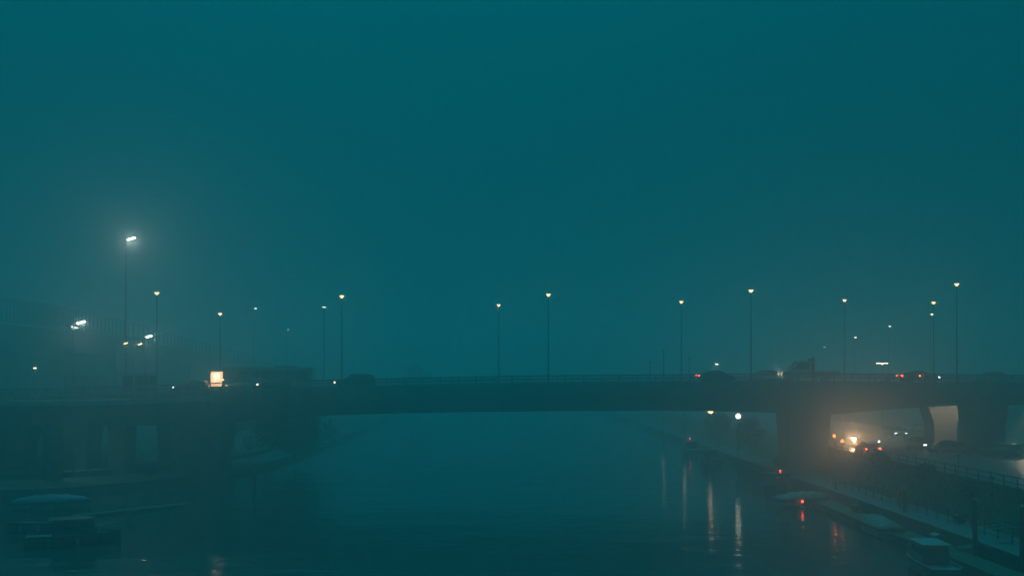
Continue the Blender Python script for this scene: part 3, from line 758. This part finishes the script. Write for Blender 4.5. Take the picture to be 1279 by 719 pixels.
# small gear on the jetty and quay
def dock_box(x, y, z, rz, lb, m):
    t = thing('dock_box', lb, 'storage box', (x, y, z), rz)
    bm = B(); bbox(bm, -.5, .5, -.3, .3, 0, .5); obj('body', bm, m, t, bevel=.03)
    bm = B(); loft(bm, [[(u, -.34, .502), (u, .34, .502), (u, .34, .56), (u, 0, .66), (u, -.34, .56)] for u in (-.54, .54)]); obj('lid', bm, m, t)
    bm = B(); bbox(bm, -.08, .08, -.36, -.341, .44, .52); obj('latch', bm, steel, t)
dock_box(28.75, 71.5, .465, R(90), 'pale storage box on the jetty near the white cabin boat', gel)
dock_box(33.0, 78.0, .95, R(84), 'dark storage box on the quay behind the railing, right foreground', plastic)
dock_box(28.7, 88.0, .465, R(92), 'wooden storage box on the jetty beyond the covered boat', wood)
for k, y in enumerate((66, 82, 98)):
    t = thing('mooring_cleat', 'steel mooring cleat on the jetty edge, ' + ('nearest, beside the white cabin boat', 'by the grey covered boat', 'farthest, near the pale low boat')[k], 'cleat', (27.45, y, .463), 0, 'cleats along the jetty')
    bm = B(); tube(bm, (0, -.05, 0), (0, -.05, .1), .03); tube(bm, (0, .05, 0), (0, .05, .1), .03); tube(bm, (0, -.18, .11), (0, .18, .11), .025); obj('cleat', bm, steel, t)['kind'] = 'stuff'
t = thing('lifebuoy_stand', 'post with an orange lifebuoy on the right quay behind the jetty', 'lifebuoy', (31.6, 86, .95))
bm = B(); tube(bm, (0, 0, 0), (0, 0, 1.5), .05); obj('post', bm, painted, t)
bm = B(); rr = [[(Matrix.Rotation(a * PI / 10, 3, 'Y') @ Vector((.34 + .07 * math.cos(b * PI / 3), .07 * math.sin(b * PI / 3), 0))) + Vector((0, -.13, 1.2)) for b in range(6)] for a in range(20)]
loft(bm, rr + [rr[0]], False); obj('ring', bm, mat('orange_ring', (.55, .13, .03), .6), t, True)
t = thing('gangway', 'sloping steel gangway from the quay down to the jetty', 'gangway', (30.2, 68.5, .5))
bm = B(); loft(bm, [[(x, -.55, z), (x, .55, z), (x, .55, z + .06), (x, -.55, z + .06)] for x, z in ((-1.3, .05), (1.9, .55))]); obj('deck', bm, wood, t)
for q in (-.55, .55):
    bm = B(); path_tube(bm, [(-1.3, q, .1), (-1.3, q, 1.1), (1.9, q, 1.6), (1.9, q, .6)], .025); obj('handrail', bm, steel, t)
for k, y in enumerate((62, 92)):
    t = thing('quay_ladder', ('near', 'far')[k] + ' steel ladder hanging down the right quay wall', 'ladder', (30.05, y, .9))
    for q in (-.2, .2):
        bm = B(); tube(bm, (0, q, .3), (0, q, -1.2), .025); obj('stile', bm, steel, t)
    for i in range(4):
        bm = B(); tube(bm, (0, -.2, -.9 + .3*i), (0, .2, -.9 + .3*i), .018); obj('rung', bm, steel, t)
# ------------------------------------------------------------------ boats
def boat(loc, rz, L, Wd, hm, label, cover=None, cabin=True, lamp_z=None, dens=0, fb=.75):
    t = thing('boat', label, 'boat', loc, rz); rings = []
    for u in (-.5, -.42, -.2, .1, .3, .42, .48, .5):
        f = 1.0 if u < .1 else max(.03, 1 - ((u - .1) / .4) ** 2.2)
        f *= .9 if u < -.45 else 1
        a = Wd / 2 * f; sh = fb + .35 * max(0, u + .1) ** 1.5; k = .12
        rings.append([(L*u, 0, -.35 + .25 * max(0, u) * 2), (L*u, a*.6, -.18), (L*u, a*.93, .15), (L*u, a, sh), (L*u, a - min(k, a*.5), sh), (L*u, a - min(k, a*.5), sh - .12), (L*u, -a + min(k, a*.5), sh - .12), (L*u, -a + min(k, a*.5), sh), (L*u, -a, sh), (L*u, -a*.93, .15), (L*u, -a*.6, -.18)])
    bm = B(); loft(bm, rings); obj('hull', bm, hm, t, False)
    bm = B(); rg = []
    for u in (-.5, -.2, .1, .3, .42, .48):
        f = 1.0 if u < .1 else max(.03, 1 - ((u - .1) / .4) ** 2.2); a = Wd/2*f + .03; sh = fb + .35 * max(0, u + .1) ** 1.5
        rg.append([(L*u, a, sh - .1), (L*u, a + .03, sh - .03), (L*u, a, sh + .03), (L*u, a - .05, sh + .03), (L*u, a - .05, sh - .1)])
    loft(bm, rg)
    rg2 = [[(x, -y, z) for x, y, z in r] for r in rg]; loft(bm, rg2); obj('rubbing_strake', bm, wood, t)
    if cover:
        bm = B(); rings = []
        for i in range(15):
            u = -.5 + i/14 * .98
            f = 1.0 if u < .1 else max(.04, 1 - ((u - .1) / .4) ** 2.2); a = Wd/2*f + .05; sh = fb + .35 * max(0, u + .1) ** 1.5
            pk = .62 * math.sin(PI * min(1, (u + .52) / 1.0)) ** .6 * (.9 + .12 * math.sin(i * 2.1))
            rings.append([(L*u, -a, sh - .18), (L*u, -a*.98, sh + .03), (L*u, -a*.5, sh + .03 + pk*.62), (L*u, 0, sh + .03 + pk), (L*u, a*.5, sh + .03 + pk*.62), (L*u, a*.98, sh + .03), (L*u, a, sh - .18)])
        loft(bm, rings, True); obj('tarpaulin', bm, cover, t, True)
        bm = B()
        for i in range(1, 13, 2):
            r = rings[i]
            for q, s in zip(r[:-1], r[1:]): tube(bm, Vector(q) + Vector((0, 0, .02)), Vector(s) + Vector((0, 0, .02)), .015, None, 5)
        obj('lashing', bm, rope, t)['kind'] = 'stuff'
    elif cabin:
        x0, x1, ch = -L*.22, L*.22, 1.0; a = Wd * .36
        bm = B(); pts = [(x0, fb - .1), (x1 + .35, fb - .1), (x1 - .15, fb + ch), (x0 + .1, fb + ch)]
        loft(bm, [[(x, -a, z) for x, z in pts], [(x, a, z) for x, z in pts]]); obj('cabin', bm, hm if hm is bluehull else gel, t, bevel=.04)
        bm = B(); bbox(bm, x0 - .25, x1, -a - .1, a + .1, fb + ch, fb + ch + .07); obj('cabin_roof', bm, navy if hm is bluehull else gel, t, bevel=.02)
        for q in (-1, 1):
            n = 3; ww = (x1 - x0 - .4) / n
            for i in range(n):
                bm = B(); x = x0 + .2 + i*ww; bbox(bm, x, x + ww - .12, q*(a+.005) - .012, q*(a+.005) + .012, fb + .45, fb + ch - .15); obj('window', bm, glassm, t)
        bm = B(); loft(bm, [[(x1 + .20, y, fb + .3), (x1 + .26, y, fb + .3), (x1 - .04, y, fb + ch - .12), (x1 - .10, y, fb + ch - .12)] for y in (-a*.85, a*.85)]); obj('windscreen', bm, glassm, t)
        bm = B()
        for q in (-1, 1): path_tube(bm, [(L*.2, q*Wd*.42, fb + .1), (L*.2, q*Wd*.42, fb + .6), (L*.36, q*Wd*.28, fb + .68), (L*.46, 0, fb + .7)], .02, 6)
        obj('bow_rail', bm, steel, t)
    for i in (-.25, .05):
        bm = B(); tube(bm, (L*i, -Wd/2 - .12, .1), (L*i, -Wd/2 - .12, .6), .1, .1, 8); obj('fender', bm, gel, t)
    if lamp_z:
        bm = B(); tube(bm, (L*.05, 0, fb), (L*.05, 0, lamp_z - .1), .03); m_ = obj('mast', bm, steel, t)
        bm = B(); ball(bm, (L*.05, 0, lamp_z), .1); obj('red_light', bm, E_RED, t, True)
        light('POINT', (L*.05, -.25, lamp_z), .5, (1, .12, .06), t, .08)
    return t
boat((PX(66, 93.5), 93.5, 0), R(4), 6.6, 2.2, gel, 'boat under a pale blue tarpaulin moored off the left quay steps', cover=tarp)
boat((PX(92, 74), 74, 0), R(20), 6.2, 2.3, bluehull, 'small cabin cruiser in the dark water at bottom left', cabin=True)
boat((PX(40, 78), 80, 0), R(-12), 5.0, 1.9, bluehull, 'blue open boat beside the cabin cruiser at bottom left', cabin=False)
boat((PX(1003, 96), 96, 0), R(14), 5.2, 1.9, gel, 'pale low boat with a red light on its stern moored by the right pier', cover=tarp_g, lamp_z=None)
boat((PX(972, 110), 110, 0), R(30), 5.5, 2.0, bluehull, 'dark blue cabin boat with a red light near the right river pier', lamp_z=1.95)
boat((PX(1165, 63.0), 63.5, 0), R(86), 5.8, 2.1, gel, 'white cabin boat moored along the jetty at the bottom right', cabin=True)
boat((PX(1098, 79), 79, 0), R(92), 5.4, 2.0, gel, 'boat with grey cover moored along the middle of the jetty', cover=tarp_g)
boat((27.2, 146, 0), R(92), 7.5, 2.4, bluehull, 'dark cabin boat moored beyond the bridge under the round white quay lamp', lamp_z=None)
boat((28.0, 166, 0), R(90), 7.0, 2.4, bluehull, 'dark boat with tiny red light moored far beyond the bridge', lamp_z=2.1)
# red buoy lamp: stern light of the pale boat
p = P(1000, 635, 95)
t = thing('red_marker_light', 'small red light on a short post beside the pale low boat', 'marker light', (p.x, 95 - .6, 0.0))
bm = B(); ball(bm, (0, 0, .0), .32, (1, 1, .7)); obj('float', bm, red, t, True)
bm = B(); tube(bm, (0, 0, .1), (0, 0, max(.5, p.z - .1)), .035); obj('post', bm, painted, t)
bm = B(); ball(bm, (0, 0, max(.6, p.z)), .11); obj('lens', bm, E_RED, t, True)
light('POINT', (0, -.3, max(.6, p.z)), .5, (1, .12, .06), t, .08)
# left jetty line
lj = thing('gangplank', 'long thin timber walkway floating off the left quay', 'walkway', (PX(165, 92), 92, 0), R(52))
bm = B(); bbox(bm, -5.5, 5.5, -.5, .5, .12, .22); obj('deck', bm, wood, lj)
for x in (-4.5, -1.5, 1.5, 4.5):
    bm = B(); tube(bm, (x, -.5, .02), (x, .5, .02), .22, None, 10); obj('float', bm, plastic, lj)

# white van beyond left bank
t = thing('parked_van', 'pale panel van parked among bushes beyond the left river pier', 'van', (PX(326, 152), 152, 1.3), R(8))
obj('body', vprism([(-2.5, .4), (2.4, .4), (2.5, .95), (1.9, 1.25), (1.3, 2.1), (1.0, 2.25), (-2.5, 2.25)], -.95, .95), white, t, bevel=.06)
for q in (-1, 1): obj('side_window', vprism([(1.6, 1.25), (1.15, 1.95), (.4, 1.95), (.4, 1.25)], q*.94, q*.97), glassm, t)
add_wheels(t, (-1.6, 1.6), .95, WM, .32)

# ------------------------------------------------------------------ trees and bushes
def tree(x, y, z, h, r, n, mi, label, cat='tree', name='tree', trunk=True, leaf=.28, seed=1, bare=0.35):
    rnd = random.Random(seed)
    t = thing(name, label, cat, (x, y, z))
    bm = B(); tips = []
    th = h * bare
    def grow(p, d, L, rr, dep):
        q = p + d * L; tube(bm, p, q, rr, rr * .7, 6)
        if dep == 0: tips.append(q); return
        for _ in range(3):
            nd = (d + Vector((rnd.uniform(-.8, .8), rnd.uniform(-.8, .8), rnd.uniform(-.1, .5)))).normalized()
            grow(q, nd, L * rnd.uniform(.6, .8), rr * .6, dep - 1)
    if trunk: grow(Vector((0, 0, -.2)), Vector((rnd.uniform(-.06, .06), 0, 1)).normalized(), th, h * .022, 3)
    else:
        for _ in range(5): grow(Vector((rnd.uniform(-.3, .3), rnd.uniform(-.3, .3), -.1)), Vector((rnd.uniform(-.5, .5), rnd.uniform(-.5, .5), 1)).normalized(), h * .3, .03, 1)
    obj('trunk' if trunk else 'stems', bm, bark, t)
    clumps = []
    for _ in range(16):
        while True:
            v = Vector((rnd.uniform(-1, 1), rnd.uniform(-1, 1), rnd.uniform(-1, 1)))
            if v.length < 1: break
        clumps.append((Vector((v.x * r * .75, v.y * r * .75, th + (h - th) * (.5 + v.z * .42))), rnd.uniform(.28, .5) * r))
    verts = []; faces = []
    for _ in range(n):
        c, cr = rnd.choice(clumps)
        v = Vector((rnd.gauss(0, 1), rnd.gauss(0, 1), rnd.gauss(0, .8))).normalized() * cr * rnd.uniform(.5, 1.1)
        p = c + v; p.z = max(.1, p.z)
        a = Vector((rnd.gauss(0, 1), rnd.gauss(0, 1), rnd.gauss(0, 1))).normalized() * leaf * rnd.uniform(.5, 1)
        b = a.cross(Vector((rnd.gauss(0, 1), rnd.gauss(0, 1), rnd.gauss(0, 1)))).normalized() * leaf * .5
        k = len(verts); verts += [p - a, p + b, p + a, p - b]; faces.append((k, k+1, k+2, k+3))
    me = bpy.data.meshes.new('crown'); me.from_pydata(verts, [], faces); me.materials.append(leafm[mi])
    o = mobj('crown' if trunk else 'foliage', me, t)
    return t
T = [
 (-39.5, 150, 1.2, 7.0, 4.2, 2600, 0, 'rounded dark tree on the left bank seen under the bridge nearest the water'),
 (-29.0, 141, .5, 6.2, 5.4, 15000, 2, 'low dark willow overhanging the water beyond the left river pier'),
 (-49, 160, 1.4, 8.0, 4.0, 2200, 1, 'dark tree beyond the left approach piers'),
 (-62, 156, 1.4, 8.5, 4.6, 2200, 0, 'dark tree beyond the bridge at the far left'),
 (-66, 112, 1.2, 13.5, 5.5, 3200, 2, 'tall dark tree mass at the left edge in front of the bridge'),
 (34.5, 152, 1.0, 4.4, 2.6, 1800, 0, 'dark bush-like tree on the right bank beyond the round quay lamp'),
 (33.5, 172, 1.0, 4.6, 2.8, 1600, 2, 'dark tree on the right bank beyond the second quay lamp'),
 (-22.5, 250, .8, 0, 0, 0, 0, ''),
]
for k, (x, y, z, h, r, n, mi, lb) in enumerate(T):
    if h: tree(x, y, z, h, r, n if n > 9000 else n * 3, mi, lb, seed=k + 3, leaf=.17)
tree(PX(521, 330), 330, .6, 17, 4.5, 1500, 0, 'single faint tree crown showing above the bridge left of mid-river', seed=40, leaf=.5)
BU = [(32.6, 128.5, 'bush on the quay behind the right river pier'), (36.2, 104, 'bush on the grass slope just in front of the right pier'), (36.0, 92, 'bush on the grass slope beside the dark fence'),
      (35.3, 111.5, 'bush against the right river pier foot'), (35.6, 82, 'nearer bush on the right grass slope'), (-40, 116, 'bush at the foot of the left river pier'), (-36.4, 128, 'bush behind the left river pier at the water'), (35.8, 73, 'nearest bush on the right grass slope')]
for k, (x, y, lb) in enumerate(BU):
    z = slope_z(x, y) if x > 33.6 else (.95 if x > 0 else .6)
    tree(x, y, z, 1.1 + .3 * (k % 3), .9 + .25 * (k % 2), 1100, k % 3, lb, 'bush', 'bush', trunk=False, leaf=.16, seed=60 + k, bare=.1)
# reeds and grass tufts
def tufts(name, pts, label, hmin=.25, hmax=.7):
    verts = []; faces = []; rnd = random.Random(5)
    for x, y, z in pts:
        for _ in range(5):
            a = rnd.uniform(0, 2*PI); h = rnd.uniform(hmin, hmax); dx, dy = math.cos(a), math.sin(a)
            k = len(verts); ox, oy = x + rnd.uniform(-.15, .15), y + rnd.uniform(-.15, .15)
            verts += [(ox - dy*.02, oy + dx*.02, z), (ox + dy*.02, oy - dx*.02, z), (ox + dx*.2*h, oy + dy*.2*h, z + h)]
            faces.append((k, k+1, k+2))
    me = bpy.data.meshes.new(name); me.from_pydata(verts, [], faces); me.materials.append(leafm[1])
    o = mobj(name, me); o['kind'] = 'stuff'; tag(o, label, 'grass'); return o
rnd = random.Random(9)
tufts('slope_grass', [(x, y, slope_z(x, y) - .02) for x, y in ((rnd.uniform(33.7, 37.5), rnd.uniform(55, 125)) for _ in range(7000))], 'rough grass growing on the slope above the right quay', .15, .45)
tufts('reeds', [(x, y, -.1) for x, y in ((30.0 - rnd.random()**2 * 1.2, rnd.uniform(104, 122)) for _ in range(900))], 'dark reeds at the water edge by the right pier', .6, 1.5)

# ------------------------------------------------------------------ haze
bm = B(); bbox(bm, -460, 460, -60, 600, -2.2, 33.5)
hz = bpy.data.materials.new('haze'); hz.use_nodes = True
t = hz.node_tree; t.nodes.clear()
mo = t.nodes.new('ShaderNodeOutputMaterial'); pv = t.nodes.new('ShaderNodeVolumePrincipled')
pv.inputs['Color'].default_value = (.80, .985, .985, 1); pv.inputs['Density'].default_value = HAZE_DENSITY
pv.inputs['Anisotropy'].default_value = .86
t.links.new(pv.outputs[0], mo.inputs['Volume'])
o = obj('haze', bm, hz); o['kind'] = 'stuff'; tag(o, 'pale fog filling the whole river valley', 'haze')
